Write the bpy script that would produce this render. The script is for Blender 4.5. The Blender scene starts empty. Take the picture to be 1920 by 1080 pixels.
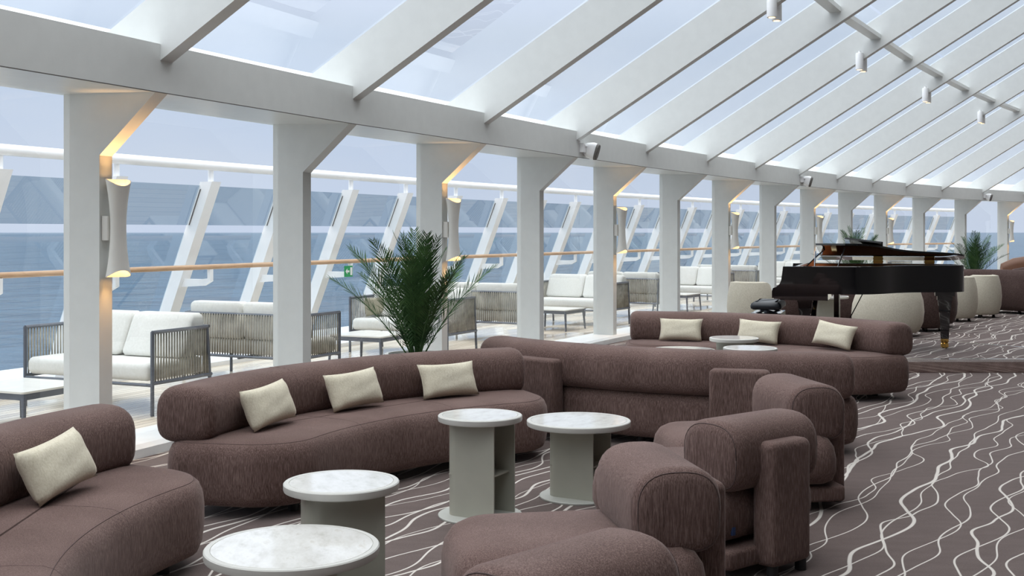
import bpy, bmesh, math, random
from mathutils import Vector, Matrix
random.seed(7)
R = math.radians
scene = bpy.context.scene
C = scene.collection
EYE, FPX, HOR = 1.53, 2200.0, 435.0

# ------------------------------------------------------------------ camera
cam = bpy.data.cameras.new('camera'); cam.sensor_width = 36; cam.lens = FPX / 1920 * 36
cam.shift_y = -(540 - HOR) / 1920; cam.clip_end = 60000; cam.clip_start = .05
camo = bpy.data.objects.new('camera', cam); C.objects.link(camo)
camo.location = (0, 0, EYE); camo.rotation_euler = (R(90), 0, 0); scene.camera = camo
# ------------------------------------------------------------------ world and exposure
vs = scene.view_settings
vs.view_transform = 'Standard'; vs.look = 'None'; vs.gamma = 1; vs.exposure = .1; vs.use_curve_mapping = False
world = bpy.data.worlds.new('overcast_sky'); scene.world = world; world.use_nodes = True
wt = world.node_tree; wt.nodes.clear()
def wn(t, **k):
    n = wt.nodes.new(t)
    for a, b in k.items(): setattr(n, a, b)
    return n
wo = wn('ShaderNodeOutputWorld'); wb = wn('ShaderNodeBackground'); wc = wn('ShaderNodeTexCoord')
wsep = wn('ShaderNodeSeparateXYZ'); wt.links.new(wc.outputs['Generated'], wsep.inputs[0])
wr = wn('ShaderNodeValToRGB'); wt.links.new(wsep.outputs['Z'], wr.inputs[0])
e = wr.color_ramp.elements
e[0].position = 0.0; e[0].color = (.64, .73, .91, 1)
e[1].position = 1.0; e[1].color = (3.5, 3.55, 3.6, 1)
x = e.new(.16); x.color = (.57, .675, .85, 1)
x = e.new(.5); x.color = (2.0, 2.06, 2.15, 1)
wm = wn('ShaderNodeMapping'); wm.inputs['Scale'].default_value = (1, 1, 3.2); wt.links.new(wc.outputs['Generated'], wm.inputs[0])
wno = wn('ShaderNodeTexNoise'); wno.inputs['Scale'].default_value = 3.2; wno.inputs['Detail'].default_value = 5
wt.links.new(wm.outputs[0], wno.inputs['Vector'])
wcr = wn('ShaderNodeValToRGB'); wcr.color_ramp.elements[0].position = .42; wcr.color_ramp.elements[1].position = .68
wt.links.new(wno.outputs[0], wcr.inputs[0])
wmix = wn('ShaderNodeMix', data_type='RGBA'); wmul = wn('ShaderNodeMath', operation='MULTIPLY'); wmul.inputs[1].default_value = .4
wt.links.new(wcr.outputs[0], wmul.inputs[0]); wt.links.new(wmul.outputs[0], wmix.inputs[0])
wt.links.new(wr.outputs[0], wmix.inputs[6]); wmix.inputs[7].default_value = (.74, .80, .89, 1); wmix.blend_type = 'LIGHTEN'
wt.links.new(wmix.outputs[2], wb.inputs[0]); wb.inputs[1].default_value = .95
wt.links.new(wb.outputs[0], wo.inputs[0])

# ------------------------------------------------------------------ materials
MATS = {}
class NT:
    def __init__(s, name):
        s.m = bpy.data.materials.new(name); s.m.use_nodes = True; s.t = s.m.node_tree; s.t.nodes.clear()
        s.out = s.n('ShaderNodeOutputMaterial'); MATS[name] = s.m
    def n(s, t, **k):
        n = s.t.nodes.new(t)
        for a, b in k.items(): setattr(n, a, b)
        return n
    def l(s, a, b): s.t.links.new(a, b)
    def math(s, op, a, b=None, clamp=False):
        n = s.n('ShaderNodeMath', operation=op); n.use_clamp = clamp
        for i, v in enumerate((a, b)):
            if v is None: continue
            if isinstance(v, (int, float)): n.inputs[i].default_value = v
            else: s.l(v, n.inputs[i])
        return n.outputs[0]
    def bsdf(s, **k):
        b = s.n('ShaderNodeBsdfPrincipled')
        for a, v in k.items():
            a = a.replace('_', ' ')
            b.inputs[a].default_value = v
        s.l(b.outputs[0], s.out.inputs[0]); return b
    def mix(s, fac, a, b):
        n = s.n('ShaderNodeMix', data_type='RGBA')
        for i, v in ((0, fac), (6, a), (7, b)):
            if isinstance(v, (int, float)): n.inputs[i].default_value = v
            elif isinstance(v, tuple): n.inputs[i].default_value = v if len(v) == 4 else v + (1,)
            else: s.l(v, n.inputs[i])
        return n.outputs[2]
    def noise(s, vec, scale, detail=3, dim='3D', rough=.5):
        n = s.n('ShaderNodeTexNoise', noise_dimensions=dim); n.inputs['Scale'].default_value = scale
        n.inputs['Detail'].default_value = detail; n.inputs['Roughness'].default_value = rough
        s.l(vec, n.inputs['Vector']); return n.outputs[0]
    def mapped(s, scale, src='Object', rot=(0, 0, 0)):
        tc = s.n('ShaderNodeTexCoord'); mp = s.n('ShaderNodeMapping'); mp.inputs['Scale'].default_value = scale
        mp.inputs['Rotation'].default_value = rot
        s.l(tc.outputs[src], mp.inputs[0]); return mp.outputs[0]
    def ramp(s, fac, stops):
        n = s.n('ShaderNodeValToRGB'); s.l(fac, n.inputs[0]); el = n.color_ramp.elements
        el[0].position = stops[0][0]; el[0].color = stops[0][1] + (1,)
        el[1].position = stops[-1][0]; el[1].color = stops[-1][1] + (1,)
        for p, c in stops[1:-1]: q = el.new(p); q.color = c + (1,)
        return n.outputs[0]
    def bump(s, h, strength, dist=.01):
        n = s.n('ShaderNodeBump'); n.inputs['Strength'].default_value = strength; n.inputs['Distance'].default_value = dist
        s.l(h, n.inputs['Height']); return n.outputs[0]

def simple(name, col, rough=.5, metal=0., var=.06, **k):
    """plain surface with a faint procedural mottling"""
    t = NT(name); b = t.bsdf(Roughness=rough, Metallic=metal, **k)
    f = t.noise(t.mapped((1, 1, 1)), 9, 3)
    a = tuple(c * (1 - var) for c in col); z = tuple(min(1, c * (1 + var)) for c in col)
    t.l(t.ramp(f, [(.3, a), (.7, z)]), b.inputs['Base Color'])
    return t
def fabric(name, dark, mid, light, sz=(70, 70, 5), sheen=.35, bump=.35):
    t = NT(name); b = t.bsdf(Roughness=.85)
    b.inputs['Sheen Weight'].default_value = sheen; b.inputs['Sheen Roughness'].default_value = .35
    b.inputs['Sheen Tint'].default_value = (.95, .82, .78, 1); b.inputs['Specular IOR Level'].default_value = .15
    f = t.noise(t.mapped(sz), 2.2, 4, rough=.65); g = t.noise(t.mapped((1, 1, 1)), 3.0, 2)
    f2 = t.math('ADD', t.math('MULTIPLY', f, .8), t.math('MULTIPLY', g, .2))
    t.l(t.ramp(f2, [(.33, dark), (.5, mid), (.67, light)]), b.inputs['Base Color'])
    t.l(t.bump(f, bump, .004), b.inputs['Normal'])
    return t
fabric('plum_fabric', (.066, .039, .033), (.143, .092, .081), (.262, .182, .163), (120, 120, 9), .22)
fabric('linen', (.58, .53, .40), (.68, .63, .50), (.75, .71, .58), (60, 60, 40), .2, .3)
fabric('khaki_linen', (.26, .24, .18), (.33, .31, .23), (.40, .37, .28), (60, 60, 40), .2, .3)
fabric('cream_boucle', (.52, .48, .38), (.60, .56, .46), (.68, .64, .54), (30, 30, 25), .2, .4)
fabric('plum_boucle', (.045, .028, .025), (.075, .048, .043), (.11, .075, .067), (30, 30, 25), .25, .4)
fabric('white_canvas', (.72, .72, .68), (.76, .76, .72), (.8, .8, .77), (20, 20, 20), .1, .1)
simple('white_paint', (.72, .74, .725), .30, var=.02)
simple('white_steel', (.90, .91, .92), .35, var=.02)
simple('lamp_shade', (.74, .73, .69), .4, var=.02)
simple('sill_white', (.78, .79, .78), .4, var=.03)
simple('wall_panel', (.22, .19, .17), .6, var=.05)
simple('table_frame', (.40, .395, .335), .35, var=.03)
simple('table_base', (.52, .53, .49), .4, var=.03)
simple('table_rim', (.56, .555, .52), .4, var=.02)
simple('dark_foot', (.012, .012, .013), .5)
simple('grey_metal', (.13, .145, .175), .4, .3)
simple('rope', (.34, .32, .27), .85, var=.35)
simple('brass', (.85, .55, .16), .18, 1.)
simple('chrome', (.8, .8, .8), .08, 1., .02)
simple('bronze_mirror', (.40, .33, .31), .07, 1., .15)
simple('leather', (.012, .016, .022), .35)
simple('grille', (.12, .11, .10), .6)
simple('ivory', (.78, .77, .72), .3)
simple('white_key', (.8, .8, .77), .25)
simple('green_sign', (.02, .33, .10), .4)
simple('blue_tag', (.03, .06, .16), .6)
simple('white_sign', (.85, .85, .85), .4)
simple('pot_white', (.78, .78, .75), .4)
simple('soil', (.03, .022, .015), .9, var=.4)
simple('caramel_leather', (.17, .075, .04), .5)
t = simple('piano_black', (.004, .004, .005), .05, var=.05); t.m.node_tree.nodes['Principled BSDF'].inputs['Coat Weight'].default_value = 1.0
t.m.node_tree.nodes['Principled BSDF'].inputs['Coat Roughness'].default_value = .02
simple('piano_wood', (.36, .12, .04), .25)
simple('seam', (.085, .056, .052), .9)
# handrail and deck
t = NT('oak'); b = t.bsdf(Roughness=.45)
t.l(t.ramp(t.noise(t.mapped((2, 2, 30)), 3, 4), [(.3, (.50, .30, .17)), (.7, (.62, .41, .25))]), b.inputs['Base Color'])
t = NT('teak_deck'); b = t.bsdf(Roughness=.35)
uv = t.mapped((1, 1, 1), 'UV'); sp = t.n('ShaderNodeSeparateXYZ'); t.l(uv, sp.inputs[0])
fr = t.math('FRACT', t.math('MULTIPLY', sp.outputs[1], 11.0)); gap = t.math('LESS_THAN', fr, .09)
cell = t.math('FLOOR', t.math('MULTIPLY', sp.outputs[1], 11.0)); wn_ = t.n('ShaderNodeTexWhiteNoise', noise_dimensions='1D'); t.l(cell, wn_.inputs['W'])
gr = t.noise(t.mapped((1.2, 26, 1), 'UV'), 3, 4)
cc = t.ramp(t.math('ADD', t.math('MULTIPLY', gr, .6), t.math('MULTIPLY', wn_.outputs[0], .4)), [(.2, (.58, .49, .38)), (.8, (.82, .73, .60))])
t.l(t.mix(gap, cc, (.12, .09, .07)), b.inputs['Base Color'])
wet = t.noise(t.mapped((.35, .9, 1), 'UV'), 1.6, 3)
t.l(t.ramp(wet, [(.42, (.5, .5, .5)), (.55, (.1, .1, .1))]), b.inputs['Roughness'])
# sea
t = NT('sea_water'); b = t.bsdf(Roughness=.3); b.inputs['Specular IOR Level'].default_value = .22; b.inputs['Base Color'].default_value = (.030, .085, .15, 1); b.inputs['IOR'].default_value = 1.33
h1 = t.noise(t.mapped((.05, .16, .1), 'Object'), 1.0, 6, rough=.62); h2 = t.noise(t.mapped((.022, .07, .02), 'Object'), 1.0, 6, rough=.7)
t.l(t.ramp(h2, [(.36, (.014, .048, .095)), (.64, (.062, .128, .198))]), b.inputs['Base Color'])
t.l(t.bump(h1, .9, 4.0), b.inputs['Normal'])
# marble
t = NT('marble'); b = t.bsdf(Roughness=.09)
v1 = t.noise(t.mapped((7, 3, 3), rot=(0, 0, .6)), 2.4, 8, rough=.65)
t.l(t.ramp(v1, [(.30, (.54, .52, .48)), (.46, (.67, .66, .63)), (.6, (.74, .735, .71)), (.72, (.60, .57, .52))]), b.inputs['Base Color'])
# palm leaf
t = NT('palm_leaf'); b = t.bsdf(Roughness=.6); b.inputs['Specular IOR Level'].default_value = .2
t.l(t.ramp(t.noise(t.mapped((1, 1, 1)), 7, 2), [(.35, (.026, .070, .022)), (.7, (.085, .17, .055))]), b.inputs['Base Color'])
# glass: thin panes, straight-through transmission plus mirror reflection by fresnel
def pane_mat(name, tint, gain=1.0, rough=0.0):
    t = NT(name); geo = t.n('ShaderNodeNewGeometry')
    dt = t.n('ShaderNodeVectorMath', operation='DOT_PRODUCT'); t.l(geo.outputs['Normal'], dt.inputs[0]); t.l(geo.outputs['Incoming'], dt.inputs[1])
    c1 = t.math('SUBTRACT', 1.0, t.math('ABSOLUTE', dt.outputs['Value']), True)
    sch = t.math('ADD', .075, t.math('MULTIPLY', t.math('POWER', c1, 5.0), .92))       # both faces of a thin pane
    tr = t.n('ShaderNodeBsdfTransparent'); tr.inputs[0].default_value = tint + (1,)
    gl = t.n('ShaderNodeBsdfGlossy'); gl.inputs['Roughness'].default_value = rough
    nz = t.noise(t.mapped((1, 1, 1)), 2, 2); t.l(t.ramp(nz, [(.3, (.93, .95, .96)), (.7, (.97, .98, .98))]), gl.inputs[0])
    mx = t.n('ShaderNodeMixShader'); t.l(t.math('MULTIPLY', sch, gain, True), mx.inputs[0])
    t.l(tr.outputs[0], mx.inputs[1]); t.l(gl.outputs[0], mx.inputs[2]); t.l(mx.outputs[0], t.out.inputs[0])
pane_mat('window_glass', (.95, .965, .965), gain=1.0)
pane_mat('roof_glass', (.93, .95, .965), gain=1.0)
pane_mat('tinted_glass', (.45, .54, .60), gain=1.0)
pane_mat('screen_glass', (.74, .82, .87), gain=1.0)
# lamp emitter
t = NT('warm_led'); em = t.n('ShaderNodeEmission'); em.inputs[0].default_value = (1, .62, .27, 1); em.inputs[1].default_value = 4
t.l(em.outputs[0], t.out.inputs[0])
# carpet: plum ground with wandering pale lines woven along the window wall
t = NT('carpet'); b = t.bsdf(Roughness=.95); b.inputs['Specular IOR Level'].default_value = .1
b.inputs['Sheen Weight'].default_value = .25; b.inputs['Sheen Roughness'].default_value = .5; b.inputs['Sheen Tint'].default_value = (.9, .82, .8, 1)
uvn = t.n('ShaderNodeTexCoord'); sp = t.n('ShaderNodeSeparateXYZ'); t.l(uvn.outputs['UV'], sp.inputs[0])
tilt_ = t.math('SUBTRACT', sp.outputs[1], t.math('MULTIPLY', sp.outputs[0], .10))
def line_layer(spacing, amp, fs, fl, off, w0, w1):
    cx = t.n('ShaderNodeCombineXYZ')
    t.l(t.math('MULTIPLY', sp.outputs[0], fs), cx.inputs[0]); t.l(t.math('ADD', t.math('MULTIPLY', tilt_, fl), off), cx.inputs[1])
    n = t.noise(cx.outputs[0], 1.0, .6, '2D')
    cy = t.n('ShaderNodeCombineXYZ')
    t.l(t.math('MULTIPLY', sp.outputs[0], fs * .22), cy.inputs[0]); t.l(t.math('ADD', t.math('MULTIPLY', tilt_, fl * .3), off + 7.7), cy.inputs[1])
    n2 = t.noise(cy.outputs[0], 1.0, 1, '2D')
    d = t.math('ADD', t.math('MULTIPLY', t.math('SUBTRACT', n, .5), amp), t.math('MULTIPLY', t.math('SUBTRACT', n2, .5), amp * .7))
    v = t.math('ADD', t.math('DIVIDE', t.math('ADD', tilt_, d), spacing), off * .37)
    wnz = t.n('ShaderNodeTexWhiteNoise', noise_dimensions='1D'); t.l(t.math('FLOOR', v), wnz.inputs['W'])
    width = t.math('ADD', t.math('MULTIPLY', t.math('POWER', wnz.outputs[0], 2.0), w1 - w0), w0)
    dist = t.math('MULTIPLY', t.math('ABSOLUTE', t.math('SUBTRACT', t.math('FRACT', v), .5)), spacing)
    return t.math('SUBTRACT', 1.0, t.math('DIVIDE', t.math('SUBTRACT', dist, t.math('MULTIPLY', width, .75)), t.math('MULTIPLY', width, .5)), True)
la = line_layer(.23, .36, 1.30, .42, 0.0, .0042, .0115)
lb = line_layer(.27, .44, 1.10, .5, 13.3, .0038, .009)
lc = line_layer(.36, .42, 1.45, .45, 31.7, .0038, .008)
ln = t.math('MAXIMUM', t.math('MAXIMUM', la, lb), lc)
fz = t.noise(t.mapped((1, 1, 1)), 160, 2); fy = t.noise(t.mapped((1, 3, 1)), 5, 3)
base = t.ramp(t.math('ADD', t.math('MULTIPLY', fz, .6), t.math('MULTIPLY', fy, .4)), [(.3, (.082, .059, .053)), (.7, (.142, .108, .099))])
t.l(t.mix(ln, base, (.66, .62, .57)), b.inputs['Base Color'])
t.l(t.bump(t.math('ADD', fz, t.math('MULTIPLY', ln, .6)), .35, .006), b.inputs['Normal'])

# ------------------------------------------------------------------ helpers
def link(o, parent=None):
    C.objects.link(o)
    if parent is not None: o.parent = parent
    return o
def obj(name, verts, faces, mat, parent=None, smooth=False, angle=None):
    me = bpy.data.meshes.new(name); me.from_pydata([tuple(v) for v in verts], [], faces); me.validate()
    bm = bmesh.new(); bm.from_mesh(me); bmesh.ops.recalc_face_normals(bm, faces=bm.faces); bm.to_mesh(me); bm.free()
    me.materials.append(MATS[mat])
    if smooth:
        me.polygons.foreach_set('use_smooth', [True] * len(me.polygons))
        if angle: me.set_sharp_from_angle(angle=R(angle))
    return link(bpy.data.objects.new(name, me), parent)
def clone(o, parent):                                   # another child sharing the mesh
    c = o.copy(); return link(c, parent)
def tag(o, label, cat, group=None, kind=None):
    o['label'] = label; o['category'] = cat
    if group: o['group'] = group
    if kind: o['kind'] = kind
    return o
def thing(name, label, cat, loc=(0, 0, 0), rz=0, group=None):
    o = bpy.data.objects.new(name, None); o.empty_display_size = .1; C.objects.link(o)
    o.location = loc; o.rotation_euler = (0, 0, rz); return tag(o, label, cat, group)
def dup(root, label, loc=None, rz=None):
    r = root.copy(); C.objects.link(r); r['label'] = label
    if loc is not None: r.location = loc
    if rz is not None: r.rotation_euler = (0, 0, rz)
    for ch in list(root.children):
        c = ch.copy(); C.objects.link(c); c.parent = r
        for g in list(ch.children):
            d = g.copy(); C.objects.link(d); d.parent = c
    return r
class G:
    """geometry collector"""
    def __init__(s): s.v = []; s.f = []
    def add(s, v, f):
        k = len(s.v); s.v += [Vector(p) for p in v]; s.f += [[i + k for i in q] for q in f]; return s
    def box(s, a, b):
        (x0, y0, z0), (x1, y1, z1) = a, b
        return s.add([(x0, y0, z0), (x1, y0, z0), (x1, y1, z0), (x0, y1, z0), (x0, y0, z1), (x1, y0, z1), (x1, y1, z1), (x0, y1, z1)],
                     [(0, 3, 2, 1), (4, 5, 6, 7), (0, 1, 5, 4), (1, 2, 6, 5), (2, 3, 7, 6), (3, 0, 4, 7)])
    def rings(s, rings, cap=True, closed=False):
        n = len(rings[0]); v = [p for r in rings for p in r]; f = []
        m = len(rings)
        for i in range(m if closed else m - 1):
            for j in range(n):
                a, b2 = i * n + j, i * n + (j + 1) % n; c, d = ((i + 1) % m) * n + (j + 1) % n, ((i + 1) % m) * n + j
                f.append((a, b2, c, d))
        if cap and not closed: f += [list(range(n))[::-1], [(m - 1) * n + j for j in range(n)]]
        return s.add(v, f)
    def tube(s, path, r, n=8, cap=True, flat=None):
        path = [Vector(p) for p in path]; rr = []
        up = Vector((0, 0, 1))
        for i, p in enumerate(path):
            d = (path[min(i + 1, len(path) - 1)] - path[max(i - 1, 0)]).normalized()
            a = d.cross(up)
            if a.length < 1e-3: a = d.cross(Vector((0, 1, 0)))
            a.normalize(); b2 = a.cross(d).normalized(); q = r[i] if isinstance(r, (list, tuple)) else r
            rr.append([p + a * math.cos(6.2832 * j / n) * q + b2 * math.sin(6.2832 * j / n) * q * (flat or 1) for j in range(n)])
        return s.rings(rr, cap)
    def lathe(s, prof, n=24, c=(0, 0, 0)):
        rr = [[(c[0] + r * math.cos(6.28318 * j / n), c[1] + r * math.sin(6.28318 * j / n), c[2] + z) for j in range(n)] for r, z in prof]
        return s.rings(rr)
    def prism(s, pts, z0, z1): return s.rings([[(x, y, z0) for x, y in pts], [(x, y, z1) for x, y in pts]])
    def xf(s, m): s.v = [m @ p for p in s.v]; return s
    def map(s, fn): s.v = [Vector(fn(p)) for p in s.v]; return s
    def build(s, name, mat, parent=None, smooth=False, angle=None): return obj(name, s.v, s.f, mat, parent, smooth, angle)
def rrect(x0, y0, x1, y1, r, n=6, step=None):
    """rounded rectangle, counter-clockwise; r = radius or (lower-left, lower-right, upper-right, upper-left)"""
    if not isinstance(r, tuple): r = (r,) * 4
    P = []
    for (cx, cy, a0), q in zip(((x0 + r[0], y0 + r[0], 180), (x1 - r[1], y0 + r[1], 270), (x1 - r[2], y1 - r[2], 0), (x0 + r[3], y1 - r[3], 90)), r):
        for i in range(n + 1):
            a = R(a0 + 90 * i / n); P.append((cx + q * math.cos(a), cy + q * math.sin(a)))
    if step:
        Q = []
        for i, p in enumerate(P):
            q = P[(i + 1) % len(P)]; Q.append(p); L = math.dist(p, q); k = int(L / step)
            for j in range(1, k): Q.append((p[0] + (q[0] - p[0]) * j / k, p[1] + (q[1] - p[1]) * j / k))
        P = Q
    return P
def inset(pts, d):
    n = len(pts); o = []
    for i in range(n):
        a, b2, c = pts[i - 1], pts[i], pts[(i + 1) % n]
        t1 = Vector((b2[0] - a[0], b2[1] - a[1])); t2 = Vector((c[0] - b2[0], c[1] - b2[1]))
        if t1.length < 1e-9: t1 = t2
        if t2.length < 1e-9: t2 = t1
        t1.normalize(); t2.normalize(); m = (t1 + t2).normalized()
        nn = Vector((-m.y, m.x)); k = max(.35, Vector((-t1.y, t1.x)).dot(nn)); o.append((b2[0] + nn.x * d / k, b2[1] + nn.y * d / k))
    return o
def stack(pts, prof): return [[(x, y, z) for x, y in inset(pts, d)] for d, z in prof]
def pad_profile(z0, z1, r, n=4):
    pr = [(r * (1 - math.sin(R(90 * i / n))), z0 + r * (1 - math.cos(R(90 * i / n)))) for i in range(n + 1)]
    return pr + [(d, z0 + z1 - z) for d, z in pr[::-1]]
ORD = ['nearest', 'second nearest', 'third nearest', 'fourth nearest', 'fifth nearest', 'sixth nearest', 'seventh nearest', 'eighth nearest']

# ------------------------------------------------------------------ window wall curve
XT = [283, 648, 897, 1072, 1203, 1318, 1409, 1492, 1563, 1630, 1693, 1761, 1837, 1915]
def dfit(k):                                           # depth of frame k along the view axis
    return 7.56 + 2.19 * (k - 1) - .0045 * (k - 1) ** 2
NODES = {}
for k in range(1, 15):
    d = dfit(k); NODES[k] = Vector(((XT[k - 1] - 960) / FPX * d, d))
hd = math.atan2(NODES[2].x - NODES[1].x, NODES[2].y - NODES[1].y)
for k in range(0, -5, -1):
    hd -= R(.4); NODES[k] = NODES[k + 1] - Vector((math.sin(hd), math.cos(hd))) * 2.33
hd = math.atan2(NODES[14].x - NODES[13].x, NODES[14].y - NODES[13].y)
for k in range(15, 20):
    hd += R(3); NODES[k] = NODES[k - 1] + Vector((math.sin(hd), math.cos(hd))) * 2.8
K0, K1 = -4, 19
SMP = []                                               # (s, point) sampled along a smooth curve
SK = {}
s_ = 0.; prev = None
for k in range(K0, K1):
    p0, p1, p2, p3 = NODES[max(k - 1, K0)], NODES[k], NODES[k + 1], NODES[min(k + 2, K1)]
    for i in range(20):
        u = i / 20
        p = .5 * ((2 * p1) + (p2 - p0) * u + (2 * p0 - 5 * p1 + 4 * p2 - p3) * u * u + (3 * p1 - p0 - 3 * p2 + p3) * u ** 3)
        if prev is not None: s_ += (p - prev).length
        if i == 0: SK[k] = s_
        SMP.append((s_, p)); prev = p
s_ += (NODES[K1] - prev).length; SMP.append((s_, NODES[K1])); SK[K1] = s_
S1 = SK[1]
def at(s, L=0.0):
    """plan point at arc length s (0 = first visible column), L metres inward from the beam face"""
    s += S1; s = min(max(s, SMP[0][0] + 1e-4), SMP[-1][0] - 1e-4)
    lo, hi = 0, len(SMP) - 1
    while hi - lo > 1:
        m = (lo + hi) // 2
        if SMP[m][0] <= s: lo = m
        else: hi = m
    a, b2 = SMP[lo], SMP[hi]; u = (s - a[0]) / (b2[0] - a[0]); p = a[1].lerp(b2[1], u)
    i0, i1 = max(lo - 9, 0), min(hi + 9, len(SMP) - 1)
    tg = (SMP[i1][1] - SMP[i0][1]).normalized()
    return Vector((p.x + tg.y * L, p.y - tg.x * L)), tg
def P3(s, L, z): p, _ = at(s, L); return Vector((p.x, p.y, z))
def frame(s, L=0, z=0):
    """matrix: local x = along the wall, local y = outward, z up"""
    p, tg = at(s, L); return Matrix(((tg.x, -tg.y, 0, p.x), (tg.y, tg.x, 0, p.y), (0, 0, 1, z), (0, 0, 0, 1)))
def head(s): _, tg = at(s); return math.atan2(tg.y, tg.x)
SF = {k: SK[k] - S1 for k in SK}
S_LO, S_HI = SF[K0], SF[K1]
ZB, ZT = EYE + .90, EYE + 1.213                        # ring beam
SLOPE = .595
def zr(L): return EYE + 1.077 + SLOPE * L               # rafter underside
ROOF = 5.6
RD = .48
def mgrid(name, ss, ls, zf, mat, parent=None):
    v = []; f = []; uvs = []
    for s in ss:
        for L in ls:
            p, _ = at(s, L); v.append((p.x, p.y, zf(L))); uvs.append((s, L))
    n = len(ls)
    for i in range(len(ss) - 1):
        for j in range(n - 1): f.append((i * n + j, i * n + j + 1, (i + 1) * n + j + 1, (i + 1) * n + j))
    me = bpy.data.meshes.new(name); me.from_pydata(v, [], f); me.materials.append(MATS[mat])
    u = me.uv_layers.new(name='UVMap')
    for lp in me.loops: u.data[lp.index].uv = uvs[lp.vertex_index]
    return link(bpy.data.objects.new(name, me), parent)
def frange(a, b, st): n = max(1, round((b - a) / st)); return [a + (b - a) * i / n for i in range(n + 1)]

# ------------------------------------------------------------------ setting
fl = mgrid('floor', frange(S_LO, S_HI, .8), [-.32, 1, 2, 4, 6, 8, 10, 13], lambda L: 0, 'carpet'); fl['kind'] = 'structure'
wall = G()
ss = frange(S_LO, S_HI, .5)
wall.rings([[P3(s, L, z) for L, z in ((-.32, -.02), (-.32, .06), (-.36, .085), (-.80, .085), (-.80, -.02))] for s in ss])
wall = wall.build('wall_left', 'sill_white'); wall['kind'] = 'structure'
TH = .12
KN = .425
for k in range(K0, K1 + 1):
    m = frame(SF[k] + .06)
    g = G(); poly = [(.73, .08), (KN, .08), (KN, EYE + .505), (-.035, ZB), (-.035, ZB + .02), (.73, ZB + .02)]   # outward, z
    g.rings([[(x, y, z) for y, z in poly] for x in (-TH / 2, TH / 2)]); g.xf(m)
    g.build('column', 'white_paint', wall)
# ceiling: solid inner ceiling, with ring beam, rafters, roof panes and purlins as its pieces
ce = mgrid('ceiling', frange(S_LO, S_HI, 1.2), [ROOF - .1, 13], lambda L: zr(ROOF) + RD * .5, 'white_paint'); ce['kind'] = 'structure'
for k in range(K0, K1):
    a, b2 = SF[k] + .09, SF[k + 1] + .09
    pa, ta = at(a); pb, tb = at(b2)
    def q(s, L, z): return P3(s, L, z)
    g = G(); sec = [(.05, ZB), (.05, ZT), (-.10, ZT), (-.10, ZB + .12), (-.78, ZB + .12), (-.78, ZB + .022)]
    g.rings([[q(a, L, z) for L, z in sec], [q(b2, L, z) for L, z in sec]])
    rb = g.build('ring_beam', 'white_paint', ce)
    G().tube([q(a, .052, ZB), q(b2, .052, ZB)], .0035, 6).build('joint_line', 'grille', rb)
    g = G(); sec = [(-.72, ZB + .12), (-.80, EYE + 1.25), (-.86, EYE + 1.40), (-.92, EYE + 1.47), (-1.0, EYE + 1.49), (-1.06, EYE + 1.42), (-1.06, ZB + .12)]
    g.rings([[q(a, L, z) for L, z in sec], [q(b2, L, z) for L, z in sec]]); g.build('eaves_curb', 'white_steel', ce)
    # purlin between the rafters
    g = G(); LP = 2.64; zp = zr(LP) + .17
    g.rings([[q(a + .06, L, z) for L, z in ((LP - .075, zp), (LP + .075, zp), (LP + .075, zp + .06), (LP - .075, zp + .06))],
             [q(b2 - .06, L, z) for L, z in ((LP - .075, zp), (LP + .075, zp), (LP + .075, zp + .06), (LP - .075, zp + .06))]])
    g.build('purlin', 'white_paint', ce)
    for L0, L1 in ((-.74, 2.70), (2.73, ROOF + .1)):
        g = G(); g.rings([[q(a, L0, zr(L0) + RD), q(a, L1, zr(L1) + RD)], [q(b2, L0, zr(L0) + RD), q(b2, L1, zr(L1) + RD)]], cap=False)
        g.f = [(0, 1, 3, 2)]; g.build('roof_pane', 'roof_glass', ce)
    # window
    g = G(); zz = (.08, ZB + .03)
    g.v = [q(a + .03, -.68, zz[0]), q(b2 - .09, -.68, zz[0]), q(b2 - .09, -.68, zz[1]), q(a + .03, -.68, zz[1])]; g.f = [(0, 1, 2, 3)]
    w = g.build('window_%d' % (k - K0 + 1), 'window_glass'); w['kind'] = 'structure'
for k in range(K0, K1 + 1):
    g = G(); L1 = ROOF + .1
    poly = [(.02, zr(0.05)), (-.05, zr(0.05)), (-L1, zr(L1)), (-L1, zr(L1) + RD - .01), (.70, zr(-.70) + RD - .01), (.70, ZT - .10), (.02, ZT - .10)]
    g.rings([[(x, y, z) for y, z in poly] for x in (-TH / 2, TH / 2)]); g.xf(frame(SF[k] + .09)); g.build('rafter', 'white_paint', ce)
wi = mgrid('wall_right', frange(S_LO, S_HI, 1.2), [13, 13.0001], lambda L: 0, 'wall_panel')
bpy.data.objects.remove(wi)
g = G(); g.rings([[P3(s, 13, z) for z in (-.02, zr(ROOF) + .3)] for s in frange(S_LO, S_HI, 1.2)], cap=False)
n = len(frange(S_LO, S_HI, 1.2)); g.f = [(2 * i, 2 * i + 1, 2 * i + 3, 2 * i + 2) for i in range(n - 1)]
w = g.build('wall_right', 'wall_panel'); w['kind'] = 'structure'
for nm, s in (('wall_back', S_LO + .02), ('wall_far', S_HI - .02)):
    g = G(); g.v = [P3(s, -.6, 0), P3(s, 13, 0), P3(s, 13, 7), P3(s, ROOF, zr(ROOF) + RD), P3(s, -.6, zr(-.6) + RD)]; g.f = [(0, 1, 2, 3, 4)]
    w = g.build(nm, 'wall_panel'); w['kind'] = 'structure'
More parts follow.
